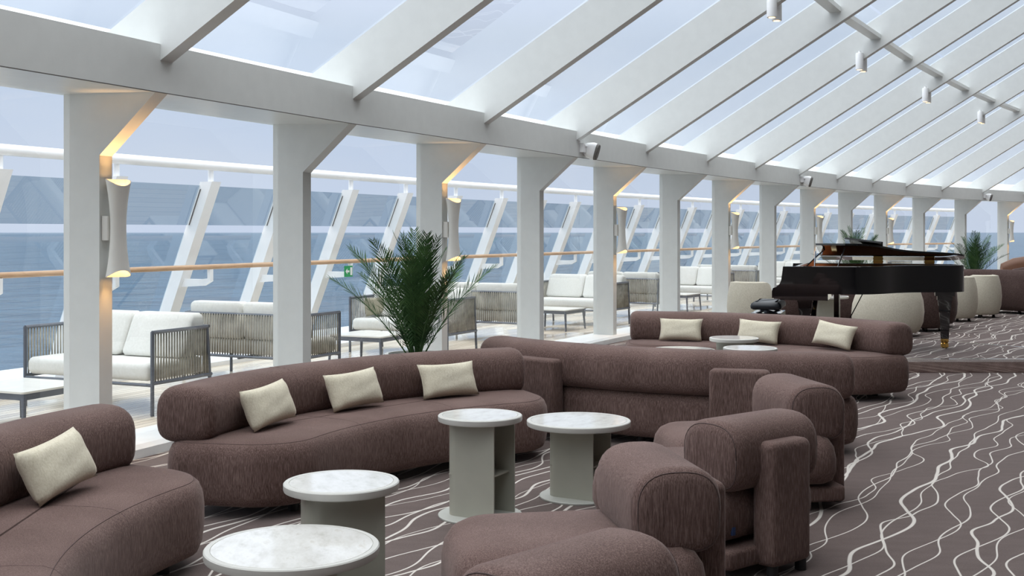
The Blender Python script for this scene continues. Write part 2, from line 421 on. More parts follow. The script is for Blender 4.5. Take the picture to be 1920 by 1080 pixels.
# outer deck, sea
dk = mgrid('deck', frange(S_LO, S_HI, .8), [-4.6, -3, -2, -.78], lambda L: .0, 'teak_deck'); dk['kind'] = 'structure'
g = G(); g.rings([[P3(s, L, z) for L, z in ((-3.35, -.03), (-3.35, .05), (-4.6, .09), (-4.6, -.03))] for s in frange(S_LO, S_HI, .8)])
w = g.build('trim_1', 'white_steel'); w['kind'] = 'structure'
g = G(); g.v = [(-40000, -3000, -26), (40000, -3000, -26), (40000, 50000, -26), (-40000, 50000, -26)]; g.f = [(0, 1, 2, 3)]
tag(g.build('sea', 'sea_water'), 'blue-grey sea reaching to the horizon beyond the deck railing', 'sea', kind='stuff')

# ------------------------------------------------------------------ windscreen railing on the deck
rail = thing('windscreen_railing', 'white raked-post windscreen with tinted glass and wooden handrail along the outer deck', 'railing', P3(0, -3.8, 0))
def world_child(g, name, mat, parent, smooth=False, angle=None):
    g.xf(Matrix.Translation(-Vector(parent.location))) if parent.rotation_euler.z == 0 else None
    return g.build(name, mat, parent, smooth, angle)
DT, DB, ZP = 2.9, 3.72, 2.07
def lean(z): return DB + (DT - DB) * (z - .06) / (ZP - .06)
PS = 1.335; posts = [1.50 + PS * i for i in range(-4, 26)]
posts = [s for s in posts if S_LO + .5 < s < S_HI - 1]
pm = None
for i, s in enumerate(posts):
    g = G(); w2 = .075
    def sec(z): D = lean(z); return [(-w2, D + .10), (w2, D + .10), (w2, D - .06), (-w2, D - .06)]
    g.rings([[(x, y, z) for x, y in sec(z)] for z in (.05, ZP)]); g.tube([(0, lean(ZP) + .02, ZP - .02), (0, DT + .02, 2.2)], .03, 8)
    g.xf(frame(s)); po = world_child(g, 'post', 'white_steel', rail)
    g = G(); zb = 1.0; D = lean(zb)
    prof = [(D, .93), (D - .33, .95), (D - .43, 1.0), (D - .43, 1.13), (D - .39, 1.13), (D - .39, 1.03), (D - .30, 1.02), (D, 1.02)]
    g.rings([[(x, y, z) for y, z in prof] for x in (-.025, .025)]); g.xf(frame(s)); g.xf(Matrix.Translation(-rail.location)).build('rail_bracket', 'white_steel', po)
    if i + 1 < len(posts):
        for nm, z0, z1, mt in (('upper_pane', EYE + .075, EYE + .50, 'tinted_glass'), ('lower_pane', .12, EYE - .02, 'screen_glass')):
            g = G(); s2 = posts[i + 1]
            g.v = [P3(s + .03, -lean(z0) - .09, z0), P3(s2 - .03, -lean(z0) - .09, z0), P3(s2 - .03, -lean(z1) - .09, z1), P3(s + .03, -lean(z1) - .09, z1)]
            g.f = [(0, 1, 2, 3)]; world_child(g, nm, mt, rail)
        g = G(); g.rings([[(x, lean(z) + y, z) for x, y in ((-.083, .055), (-.0755, .055), (-.0755, .065), (-.083, .065))] for z in (EYE + .075, ZP - .08)]); g.xf(frame(s2))
        world_child(g, 'pane_gasket', 'grille', rail)
sr = frange(posts[0], posts[-1], .4)
g = G(); g.tube([P3(s, -DT, 2.24) for s in sr], .05, 12); world_child(g, 'top_rail', 'white_steel', rail, True)
g = G(); g.tube([P3(s, -(lean(1.0) - .41), 1.155) for s in sr], .028, 10); world_child(g, 'handrail', 'oak', rail, True)
# exit signs hung under the handrail
for i, (s, lab) in enumerate(((posts[8] - .12, 'green exit sign under the wooden handrail, the nearer one by the palm'), (posts[12] - .1, 'small green exit sign under the handrail, the farther one right of the wide column'))):
    r_ = thing('exit_sign', lab, 'sign', (0, 0, 0), 0, 'exit signs on the deck railing')
    m = frame(s, -(lean(1.0) - .46), 1.03); r_.matrix_world = m
    G().box((-.09, -.004, -.07), (.09, .004, .07)).build('plate', 'green_sign', r_)
    g = G()
    ar = [(-.07, 0), (-.035, .035), (-.035, .012), (.012, .012), (.012, -.012), (-.035, -.012), (-.035, -.035)]
    g.rings([[(x, y, z) for x, z in ar] for y in (-.0075, -.0045)]); g.build('arrow', 'white_sign', r_)
    g = G(); g.box((.035, -.0075, -.05), (.075, -.0045, .05)); g.build('door_mark', 'white_sign', r_)

# ------------------------------------------------------------------ sofas
RI, RM, SW, SD = 2.2, 2.6, 2.77, .84
def bend(p):
    th = p[0] / RM; r = RI + p[1]
    return (r * math.sin(th), r * math.cos(th) - RM, p[2])
def bolster(L, yc, z0, z1, w, bev=.07, n=28, seg=24, ex=2.7):
    """long soft roll along x with a rounded-square section and softened ends"""
    xs = []; ins = []
    for i in range(7): a = R(90 * i / 6); xs.append(-L / 2 + bev * (1 - math.cos(R(90) - a + 0) if False else 1 - math.sin(a))); ins.append(bev * (1 - math.cos(R(90) - a)) if False else bev * (1 - math.sqrt(max(0, 1 - (1 - i / 6) ** 2))))
    xs = [-L / 2 + bev * i / 6 for i in range(7)]
    mid = [-L / 2 + bev + (L - 2 * bev) * i / seg for i in range(1, seg)]
    X = xs + mid + [-q for q in xs[::-1]]; I = ins + [0] * len(mid) + ins[::-1]
    rr = []
    for xx, d in zip(X, I):
        ring = []
        for j in range(n):
            a = 6.28318 * j / n; ca, sa = math.cos(a), math.sin(a)
            e2 = ex if sa > 0 else ex + 1.0
            hx = (w / 2 - d * .9) * math.copysign(abs(ca) ** (2 / e2), ca); hz = ((z1 - z0) / 2 - d * .9) * math.copysign(abs(sa) ** (2 / e2), sa)
            ring.append((xx, yc + hx, (z0 + z1) / 2 + hz))
        rr.append(ring)
    return G().rings(rr)
SEATP = [(.11, .06), (.06, .064), (.028, .080), (.010, .12), (0, .20), (.0, .29), (.006, .34), (.022, .378), (.045, .398), (.08, .411), (.17, .419)]
def make_sofa(name, label, cx, cy, ang):
    r_ = thing(name, label, 'sofa', (cx + RM * math.cos(R(ang)), cy + RM * math.sin(R(ang)), 0), R(ang - 90), 'curved plum sofas')
    if 'src' in make_sofa.__dict__:
        for ch in make_sofa.src.children:
            c = clone(ch, r_)
            for q in ch.children: clone(q, c)
        return r_
    make_sofa.src = r_
    pts = rrect(-SW / 2, 0, SW / 2, SD - .04, (.34, .34, .16, .16), 8, .09)
    seat = G().rings(stack(pts, SEATP)).map(bend).build('seat', 'plum_fabric', r_, True)
    bo = bolster(SW - .12, SD - .155, .385, .70, .345, .065, 30, 36).map(bend).build('back_bolster', 'plum_fabric', r_, True)
    for sx in (-SW / 6, SW / 6):                        # stitched seams across seat and roll
        q = [(sx, .62, .4185), (sx, .3, .4190), (sx, .17, .4190), (sx, .08, .411), (sx, .045, .398), (sx, .022, .378), (sx, .006, .34), (sx, 0, .29), (sx, 0, .22), (sx, .01, .145), (sx, .032, .092)]
        G().tube([bend(p) for p in q], .0010, 5).build('seam', 'seam', seat, True)
        ring = []
        for j in range(29):
            a = 6.28318 * j / 28; ca, sa = math.cos(a), math.sin(a); e2 = 2.7 if sa > 0 else 3.7
            ring.append(bend((sx, SD - .155 + .1725 * math.copysign(abs(ca) ** (2 / e2), ca), .5425 + .1575 * math.copysign(abs(sa) ** (2 / e2), sa))))
        G().tube(ring, .0010, 5).build('seam', 'seam', bo, True)
    q = [bend((x, y, z)) for x, y, z in [(p[0], p[1], .400) for p in inset(rrect(-SW / 2, 0, SW / 2, SD - .04, (.34, .34, .16, .16), 8, .09), .048)]]
    q = [p for p in q if True]
    G().tube(q + q[:1], .0012, 5).build('seam', 'seam', seat, True)
    for sx in (-.66, .66):
        p = rrect(sx - .17, SD - .02, sx + .17, SD + .125, .03, 4, .06)
        G().rings(stack(p, pad_profile(.05, .595, .03))).map(bend).build('back_support', 'plum_fabric', r_, True)
    for sx in (-1.05, 0, 1.05):
        for sy in (.16, .66): G().lathe([(.03, 0), (.03, .075)], 12, bend((sx, sy, 0))).build('foot', 'dark_foot', r_, True, 40)
    return r_
SOFAS = {
 'a1': ((.65, 4.45), 183, 'curved plum sofa at the left edge, cut off by the frame, one pillow showing'),
 'a2': ((1.05, 5.75), 139.5, 'curved plum sofa with three pillows in front of the large palm'),
 'b1': ((2.3, 11.0), 241.5, 'curved plum sofa turned with its back and two padded supports to the camera'),
 'b2': ((1.0, 9.45), 56, 'curved plum sofa with three pillows in front of the grand piano')}
for k, ((cx, cy), a, lab) in SOFAS.items(): make_sofa('curved_sofa', lab, cx, cy, a)

# ------------------------------------------------------------------ pillows
def pillow_geo(w, h, tk, n=14):
    g = G(); idx = {}
    for sd in (1, -1):
        for i in range(n + 1):
            for j in range(n + 1):
                u, v = -1 + 2 * i / n, -1 + 2 * j / n
                edge = i in (0, n) or j in (0, n)
                if edge and sd == -1: idx[sd, i, j] = idx[1, i, j]; continue
                px = w / 2 * u * (1 - .07 * (1 - v * v) * abs(u) ** 3); pz = h / 2 * v * (1 - .10 * (1 - u * u) * abs(v) ** 3)
                th = tk / 2 * ((1 - u ** 4) * (1 - v ** 4)) ** .55 if not edge else 0
                th *= 1 + .03 * math.sin(5 * u + 3 * v) + .02 * math.sin(9 * v - 4 * u)
                idx[sd, i, j] = len(g.v); g.v.append(Vector((px, -th * sd, pz)))
    for sd in (1, -1):
        for i in range(n):
            for j in range(n):
                q = (idx[sd, i, j], idx[sd, i + 1, j], idx[sd, i + 1, j + 1], idx[sd, i, j + 1]); g.f.append(q if sd == 1 else q[::-1])
    return g
PIL = None
def pillow(sofa, ang, rad, label, roll=0, tilt=22, w=.44):
    global PIL
    (cx, cy), _, _ = SOFAS[sofa]
    h = .24
    if PIL is None: PIL = pillow_geo(.44, h, .13).build('pillow', 'linen', None, True); o = PIL
    else: o = PIL.copy(); C.objects.link(o)
    rr = rad + .5 * h * math.sin(R(tilt)) 
    o.location = (cx + rr * math.cos(R(ang)), cy + rr * math.sin(R(ang)), .424 + .5 * h * math.cos(R(tilt)) + .22 * abs(math.sin(R(roll))))
    o.rotation_euler = (R(-tilt), R(roll), R(ang - 90))
    tag(o, label, 'pillow', 'cream linen pillows on the plum sofas'); return o
pillow('a1', 169.5, 2.55, 'cream linen pillow on the sofa at the left edge', -5, 26)
pillow('a2', 159, 2.565, 'leftmost cream pillow on the sofa in front of the palm', -3)
pillow('a2', 141.5, 2.565, 'middle cream pillow on the sofa in front of the palm', -2)
pillow('a2', 124.5, 2.565, 'rightmost cream pillow on the sofa in front of the palm', 0)
pillow('b2', 74, 2.565, 'leftmost cream pillow on the sofa before the piano', 0)
pillow('b2', 56.5, 2.565, 'middle cream pillow on the sofa before the piano', 2)
pillow('b2', 38.5, 2.565, 'rightmost cream pillow on the sofa before the piano', 6)

# ------------------------------------------------------------------ armless easy chairs
def end_seams(L, yc, z0, z1, w, bev, parent, fn=lambda p: p, ex=2.7):
    for sg in (-1, 1):
        ring = []; d = bev * .9 * .30
        for j in range(31):
            a = 6.28318 * j / 30; ca, sa = math.cos(a), math.sin(a); e2 = ex if sa > 0 else ex + 1.0
            ring.append(fn((sg * (L / 2 - bev * .28), yc + (w / 2 - d) * math.copysign(abs(ca) ** (2 / e2), ca), (z0 + z1) / 2 + ((z1 - z0) / 2 - d) * math.copysign(abs(sa) ** (2 / e2), sa))))
        G().tube(ring, .0022, 5).build('seam', 'seam', parent, True)
def make_chair(label, x, y, F, src=None):
    a = math.atan2(-F[1], -F[0]); rz = a - math.pi / 2
    if src: return dup(src, label, (x, y, 0), rz)
    r_ = thing('easy_chair', label, 'chair', (x, y, 0), rz, 'plum armless easy chairs')
    W = .76
    p = rrect(-W / 2, -.80, W / 2, .10, (.22, .22, .10, .10), 7, .08)
    G().rings(stack(p, [(.06, .15), (.02, .17), (0, .22), (0, .29), (.012, .35), (.04, .392), (.08, .412), (.14, .422)])).build('seat', 'plum_fabric', r_, True)
    bo = bolster(.61, 0, .375, .69, .335, .06, 30, 10).build('back_bolster', 'plum_fabric', r_, True); end_seams(.61, 0, .375, .69, .335, .06, bo)
    p = rrect(-.15, -.62, .33, .15, .035, 4, .1)
    G().rings(stack(p, pad_profile(.05, .135, .018))).build('plinth', 'plum_fabric', r_, True)
    p = rrect(-.14, .11, .14, .238, .035, 4, .06)
    G().rings(stack(p, pad_profile(.045, .60, .035))).build('back_support', 'plum_fabric', r_, True)
    for sx, sy in ((-.1, .2), (.1, .2), (-.1, -.5), (.24, -.5)):
        G().lathe([(.026, 0), (.026, .07)], 12, (sx, sy, 0)).build('foot', 'dark_foot', r_, True, 40)
    G().box((.235, .094, .19), (.255, .104, .225)).build('care_tag', 'blue_tag', r_)
    return r_
ch = make_chair('plum easy chair beside the two far tables, its narrow back support facing the camera', 1.105, 5.416, (-.63, .775))
make_chair('plum easy chair with its seat turned left, front and centre', .545, 4.46, (-.985, -.17), ch)
make_chair('plum easy chair farthest back, standing against the sofa with two padded supports', 1.635, 6.74, (-.985, -.17), ch)
make_chair('plum easy chair cut off by the bottom edge of the picture', .155, 3.13, (-.72, .69), ch)

# ------------------------------------------------------------------ pedestal tables
def make_table(label, x, y, D, H, rz, grp):
    r_ = thing('side_table', label, 'table', (x, y, 0), rz, grp)
    Rr = D / 2
    top = G().lathe([(Rr - .012, H - .034), (Rr - .002, H - .03), (Rr, H - .024), (Rr, H - .004), (Rr - .004, H), (Rr - .022, H), (Rr - .0225, H - .003), (.01, H - .003)], 64).build('table_top', 'table_rim', r_, True, 20)
    G().lathe([(Rr - .024, H - .0032), (Rr - .024, H - .0002), (Rr - .025, H + .0004), (.002, H + .0004)], 64).build('marble_inlay', 'marble', top, True, 15)
    # folded sheet pedestal, open on one side
    w, d2, th = .115, .15, .008
    path = [(.15, -w)] + [(-d2 + .07 + .07 * math.cos(R(a)), -w + .07 + .07 * math.sin(R(a))) for a in range(270, 179, -15)] + \
           [(-d2 + .07 + .07 * math.cos(R(a)), w - .07 + .07 * math.sin(R(a))) for a in range(180, 89, -15)] + [(.15, w)]
    path = path[1:] if False else path
    o, i2 = [], []
    for q in range(len(path)):
        a, b2 = Vector(path[max(q - 1, 0)]), Vector(path[min(q + 1, len(path) - 1)]); tt = (b2 - a).normalized(); nn = Vector((tt.y, -tt.x))
        o.append((path[q][0] - nn.x * th / 2, path[q][1] - nn.y * th / 2)); i2.append((path[q][0] + nn.x * th / 2, path[q][1] + nn.y * th / 2))
    pd = G().prism(o + i2[::-1], .012, H - .03).build('pedestal', 'table_frame', r_, True, 30)
    G().box((-d2 + .02, -w + .004, H * .42), (.12, w - .004, H * .42 + .008)).build('shelf', 'table_frame', pd)
    G().lathe([(.225, 0), (.227, .004), (.227, .010), (.224, .013), (.01, .013)], 56).build('base_plate', 'table_base', r_, True, 35)
    return r_
TT, TL = .545, .445
make_table('small tall marble-topped table beside the sofa, left of the pair', -.172, 6.33, .455, TT, R(-28), 'marble pedestal tables')
make_table('wider low marble-topped table right of the tall one, near the chairs', .385, 6.78, .60, TL, R(-30), 'marble pedestal tables')
make_table('small marble-topped table just behind the large front table', -.674, 4.64, .455, TT, R(18), 'marble pedestal tables')
make_table('wide low marble-topped table at the bottom of the picture', -.76, 4.06, .60, TL, R(10), 'marble pedestal tables')
make_table('small tall pedestal table in front of the sofa before the piano, standing highest', 2.07, 10.94, .455, TT, R(-30), 'marble pedestal tables')
make_table('wide marble table top half hidden behind the turned sofa, left of the far three', 1.58, 11.2 - .35, .60, TL, R(-30), 'marble pedestal tables')
make_table('small marble table top half hidden behind the turned sofa, right of the far three', 2.03, 10.0, .455, TT, R(-30), 'marble pedestal tables')

# ------------------------------------------------------------------ palms
def frond_geo(seed, L=1.0, nl=46):
    rnd = random.Random(seed); g = G(); pts = []
    lean0 = .0
    for i in range(13):
        u = i / 12; pts.append(Vector((.20 * L * u ** 2.2, 0, L * (u - .06 * u ** 3))))
    g.tube(pts, [.007 * (1 - .8 * i / 12) for i in range(13)], 5)
    for i in range(nl):
        u = .10 + .90 * (i + .5) / nl; f = u * 12; k = min(int(f), 11); p = pts[k].lerp(pts[k + 1], f - k)
        tg = (pts[k + 1] - pts[k]).normalized(); side = Vector((0, 1, 0)); up = side.cross(tg).normalized()
        ln = L * .30 * (math.sin(math.pi * min(1, (u * .92 + .05))) ** .55) * rnd.uniform(.85, 1.1) * (1 - .35 * u) * min(1, .35 + 1.6 * u)
        for sg in (-1, 1):
            fw = rnd.uniform(.75, 1.0) + u * .75
            d = (tg * fw + side * sg * rnd.uniform(.8, 1.0) + up * rnd.uniform(-.45, -.05)).normalized()
            w = .0062 * (1 - .3 * u); cr = d.cross(up).normalized() * w
            m = p + d * ln * .5 + Vector((0, 0, -.01)); tip = p + d * ln + Vector((0, 0, -.06 * ln / .3))
            q = len(g.v); g.v += [p - cr * .4, p + cr * .4, m + cr, tip, m - cr]; g.f.append((q, q + 1, q + 2, q + 3, q + 4))
    return g
FR = [frond_geo(i, 1.0, 40) for i in range(4)]
FRM = []
def palm(label, x, y, zpot, scale, nf, potr, spread=1.0):
    r_ = thing('potted_palm', label, 'plant', (x, y, 0), 0, 'potted palms')
    G().lathe([(potr * .78, 0), (potr * .8, .01), (potr, zpot - .02), (potr, zpot), (potr - .03, zpot), (potr - .04, zpot - .05), (.01, zpot - .05)], 40).build('pot', 'pot_white', r_, True, 35)
    G().lathe([(potr - .045, zpot - .055), (potr - .045, zpot - .04), (.01, zpot - .03)], 24).build('soil', 'soil', r_, True)
    rnd = random.Random(int(x * 100))
    for i in range(nf):
        if len(FRM) < 4: o = FR[len(FRM)].build('frond', 'palm_leaf', r_, False); FRM.append(o)
        else: o = FRM[i % 4].copy(); C.objects.link(o); o.parent = r_
        u = (i + .5) / nf; az = i * 2.39996 + rnd.uniform(-.25, .25)
        tilt = -.16 + .66 * spread * u ** .95 + rnd.uniform(-.05, .05); L = scale * (1.0 - .08 * u) * rnd.uniform(.9, 1.06)
        o.location = (.05 * math.cos(az) * u, .05 * math.sin(az) * u, zpot - .05); o.scale = (L, L, L)
        o.rotation_euler = (Matrix.Rotation(az, 3, 'Z') @ Matrix.Rotation(tilt, 3, 'Y') @ Matrix.Rotation(rnd.uniform(-.5, .5), 3, 'Z')).to_euler()
    return r_
palm('large bushy potted palm behind the sofa with three pillows', -.75, 9.2, .58, 1.06, 26, .25, 1.08)
palm('potted palm seen behind the grand piano lid', 6.45, 22.0, .62, 1.1, 18, .25, 1.4)
palm('potted palm at the far right behind the cream tub chairs', 9.44, 24.0, .62, 1.0, 20, .25, 1.4)

# ------------------------------------------------------------------ stage and grand piano
SG = [(1.7, 12.75), (7.34, 12.75), (5.2, 15.2), (3.95, 16.6), (2.6, 16.6), (1.7, 15.6)]
ZS = .15
v = [(x, y, ZS - .004) for x, y in SG]; me = bpy.data.meshes.new('carpet_top'); me.from_pydata(v, [], [list(range(len(v)))]); me.materials.append(MATS['carpet'])
u = me.uv_layers.new(name='UVMap'); ca, sa = math.cos(R(58)), math.sin(R(58))
for lp in me.loops: x, y, _ = v[lp.vertex_index]; u.data[lp.index].uv = (x * ca + y * sa + 3.1, x * sa - y * ca + 20.3)
st = thing('stage', 'low carpeted stage with mirror-polished edge under the piano', 'stage', (4, 14.4, 0))
ct = link(bpy.data.objects.new('carpet_top', me), st); ct.location = (-4, -14.4, 0)
g = G().rings([[(x - 4, y - 14.4, z) for x, y in SG] for z in (0, ZS - .006)]); g.build('riser', 'bronze_mirror', st)
g = G(); a = inset(SG, -.012); b2 = inset(SG, .045)
g.rings([[(x - 4, y - 14.4, ZS - .03) for x, y in a], [(x - 4, y - 14.4, ZS) for x, y in a], [(x - 4, y - 14.4, ZS) for x, y in b2], [(x - 4, y - 14.4, ZS - .03) for x, y in b2]], closed=True)
g.build('edge_strip', 'chrome', st)

PRZ = R(-18)
pn = thing('grand_piano', 'polished black grand piano with raised lid on the low stage', 'piano', (2.99, 13.5, ZS), PRZ)
PLEN, PWID = 2.13, 1.48                                   # local x from keyboard to tail, y from curved side to straight side
def case_outline(x0=.26):
    ctl = [(x0, 0), (PLEN - 1.32, 0), (PLEN - 1.17, .015), (PLEN - 1.02, .10), (PLEN - .89, .28), (PLEN - .78, .48), (PLEN - .64, .64), (PLEN - .46, .74), (PLEN - .30, .80), (PLEN - .15, .87), (PLEN - .05, .96), (PLEN, 1.09), (PLEN - .005, 1.24), (PLEN - .05, 1.38), (PLEN - .15, 1.46), (PLEN - .28, PWID), (x0, PWID)]
    for _ in range(2):
        q = [ctl[0], ctl[1]]
        for i in range(2, len(ctl) - 2): q += [((ctl[i - 1][0] + ctl[i][0] * 3) / 4, (ctl[i - 1][1] + ctl[i][1] * 3) / 4), ((ctl[i + 1][0] + ctl[i][0] * 3) / 4, (ctl[i + 1][1] + ctl[i][1] * 3) / 4)]
        ctl = q + ctl[-2:]
    return ctl
OUT = case_outline()
g = G().rings(stack(OUT, [(0, .675), (0, .985), (.004, .99), (.045, .99), (.05, .93), (.05, .86)])); rim = g.build('case', 'piano_black', pn, True, 30)
G().rings(stack(inset(OUT, .052), [(0, .86), (0, .868)])).build('soundboard', 'piano_wood', rim)
G().rings([[(x, y, z) for x, y in q] for q, z in ((inset(OUT, .0505), .868), (inset(OUT, .0505), .982), (inset(OUT, .056), .982), (inset(OUT, .056), .868))], closed=True).build('inner_rim', 'piano_wood', rim)
for y0 in (0, PWID - .06):                                # arms at both ends of the keyboard
    arm = [(.0, .62), (.0, .70), (.012, .735), (.05, .75), (.085, .78), (.105, .83), (.115, .90), (.125, .985), (.27, .985), (.27, .62)]
    G().rings([[(x, y, z) for x, z in arm] for y in (y0, y0 + .06)]).build('key_arm', 'piano_black', pn)
G().box((.09, .004, .60), (.62, PWID - .004, .68)).build('keybed', 'piano_black', pn)
kb = G().box((.03, .07, .69), (.17, PWID - .07, .712)).build('keyboard', 'white_key', pn)
for i in range(36):
    if i % 7 in (2, 6): continue
    y = .09 + i * (PWID - .18) / 36; G().box((.07, y + .018, .712), (.17, y + .03, .724)).build('black_key', 'piano_black', kb)
G().box((.17, .06, .68), (.20, PWID - .06, .90)).build('fallboard', 'piano_black', pn)
md = G(); md.add([(.36, .28, .985), (.36, 1.2, .985), (.55, 1.2, 1.17), (.55, .28, 1.17), (.38, .28, .985), (.38, 1.2, .985), (.57, 1.2, 1.17), (.57, .28, 1.17)], [(0, 1, 2, 3), (4, 7, 6, 5), (0, 4, 5, 1), (1, 5, 6, 2), (2, 6, 7, 3), (3, 7, 4, 0)])
md.build('music_desk', 'piano_black', pn)
G().box((.60, .06, .90), (.66, PWID - .06, .955)).build('plate_bar', 'brass', rim)
# lid hinged on the far straight side and propped low towards the room; front flap folded back on top of it
ml = Matrix.Translation((0, PWID + .01, 1.03)) @ Matrix.Rotation(R(-7.6), 4, 'X') @ Matrix.Translation((0, -PWID - .01, 0))
lid = inset(case_outline(.50), -.012)
lo = G().prism(lid, 0, .022).xf(ml).build('lid', 'piano_black', pn)
fp = rrect(.0, .0, .42, PWID, .015, 2); mf = ml @ Matrix.Translation((.80, 0, .074)) @ Matrix.Rotation(R(7), 4, 'Y')
G().prism(fp, 0, .020).xf(mf).build('front_flap', 'piano_black', lo)
for xx in (1.15, 1.75):
    g = G().tube([(xx - .06, PWID + .006, 1.012), (xx + .06, PWID + .006, 1.012)], .013, 10); g.box((xx - .055, PWID - .03, .985), (xx + .055, PWID - .02, 1.04)); g.build('hinge', 'brass', pn)
G().tube([(.72, .03, .95), (.80, .10, 1.20)], .009, 8).build('lid_prop', 'piano_black', pn)
G().tube([(.47, .10, .95), (.48, .10, 1.16)], .008, 8).build('desk_prop', 'chrome', pn)
def pleg(x, y, parent):
    g = G(); g.box((x - .11, y - .11, .62), (x + .11, y + .11, .68)); g.box((x - .085, y - .085, .57), (x + .085, y + .085, .62))
    g.rings([[(x + sx * w, y + sy * w, z) for sx, sy in ((-1, -1), (1, -1), (1, 1), (-1, 1))] for w, z in ((.078, .57), (.072, .50), (.060, .42), (.045, .11))])
    l = g.build('leg', 'piano_black', parent)
    G().lathe([(.03, 0), (.045, .012), (.045, .05), (.036, .06), (.046, .075), (.046, .11), (.03, .112)], 16, (x, y, 0)).build('brass_caster', 'brass', l, True, 40)
pleg(PLEN - .22, 1.12, pn); pleg(.36, .20, pn); pleg(.36, PWID - .2, pn)
for yy in (.60, .82): G().box((.66, yy, .10), (.72, yy + .06, .66)).build('lyre_post', 'piano_black', pn)
G().box((.64, .56, .07), (.74, .92, .13)).build('pedal_box', 'piano_black', pn)
for yy in (.66, .74, .82): G().box((.54, yy - .012, .07), (.68, yy + .012, .085)).build('pedal', 'brass', pn)
for yy in (.70, .78): G().tube([(.72, yy, .12), (1.0, yy, .68)], .007, 6).build('lyre_brace', 'piano_black', pn)
# bench
bn = thing('piano_bench', 'black leather piano bench with adjusting knob at the keyboard', 'bench', (3.06, 14.0, ZS), PRZ)
p = rrect(-.18, -.34, .18, .34, .04, 4, .08)
G().rings(stack(p, [(.03, .47), (.005, .485), (0, .51), (.01, .54), (.04, .56), (.08, .568)])).build('seat_pad', 'leather', bn, True)
for yy in (-.2, .2): G().tube([(-.13, yy, .42), (.0, yy, .46), (.13, yy, .42)], .012, 6).build('scissor_arm', 'grey_metal', bn)
G().lathe([(.025, 0), (.028, .01), (.02, .03)], 14).xf(Matrix.Translation((0, -.25, .445)) @ Matrix.Rotation(R(90), 4, 'X')).build('knob', 'grey_metal', bn, True)
G().box((-.17, -.33, .37), (.17, .33, .43)).build('frame', 'piano_black', bn)
for sx in (-.145, .145):
    for sy in (-.3, .3): G().box((sx - .022, sy - .022, 0), (sx + .022, sy + .022, .37)).build('leg', 'piano_black', bn)

# ------------------------------------------------------------------ tub chairs and far banquettes
def tub_chair(label, x, y, w, h, facing, mat, z=0):
    r_ = thing('tub_chair', label, 'chair', (x, y, z), R(facing) + math.pi / 2, 'barrel tub chairs by the stage')   # faces local -y
    g = G(); n = 28
    outer, inner = [], []
    rows = [(.06, .80), (.10, .88), (.22, .97), (.38, 1.0), (.55, .97), (.68, .90), (.75, .84)]
    A = [R(-25 + 230 * i / n) for i in range(n + 1)]
    def top(a): return 1 - .16 * max(0, -math.sin(a) + .25)
    ro = [[(w / 2 * s * math.cos(a), w / 2 * s * math.sin(a) * .95, z2 / .75 * h * top(a)) for a in A] for z2, s in rows]
    ri = [[((w / 2 * s - .085) * math.cos(a), (w / 2 * s - .085) * math.sin(a) * .95, z2 / .75 * h * top(a)) for a in A] for z2, s in ((.765, .83), (.70, .86), (.40, .86), (.30, .84))]
    rr = ro + ri
    for k in range(len(rr)):
        g.v += [Vector(p) for p in rr[k]]
    m = n + 1
    for k in range(len(rr) - 1):
        for j in range(n): g.f.append((k * m + j, k * m + j + 1, (k + 1) * m + j + 1, (k + 1) * m + j))
    g.f.append([k * m for k in range(len(rr))]); g.f.append([k * m + n for k in range(len(rr))][::-1])
    g.f.append([j for j in range(m)])
    g.build('shell', mat, r_, True, 60)
    p = [(w / 2 * .80 * math.cos(6.2832 * i / 32), w / 2 * .76 * math.sin(6.2832 * i / 32)) for i in range(32)]
    G().rings(stack(p, [(.03, .08), (.0, .12), (0, .36), (.02, .40), (.06, .42)])).build('seat', mat, r_, True, 60)
    for a in (45, 135, 225, 315): G().lathe([(.025, 0), (.022, .09)], 10, (w * .3 * math.cos(R(a)), w * .3 * math.sin(R(a)), 0)).build('foot', 'dark_foot', r_, True)
    return r_
tub_chair('large cream tub chair seen from behind beneath the piano', 5.55, 17.35, 1.06, .72, 110, 'cream_boucle')
tub_chair('pale tub chair left of the piano bench by the windows', 3.66, 18.0, .72, .76, 60, 'cream_boucle')
tub_chair('plum tub chair just behind the tail leg of the piano', 6.40, 18.2, .75, .70, 120, 'plum_boucle')
tub_chair('plum tub chair between the piano tail and the cream chairs', 6.78, 19.0, .85, .76, 120, 'plum_boucle')
tub_chair('cream tub chair left of the pair right of the piano tail', 7.62, 20.2, .78, .76, 125, 'cream_boucle')
tub_chair('cream tub chair right of the pair right of the piano tail', 8.42, 21.1, .74, .75, 110, 'cream_boucle')
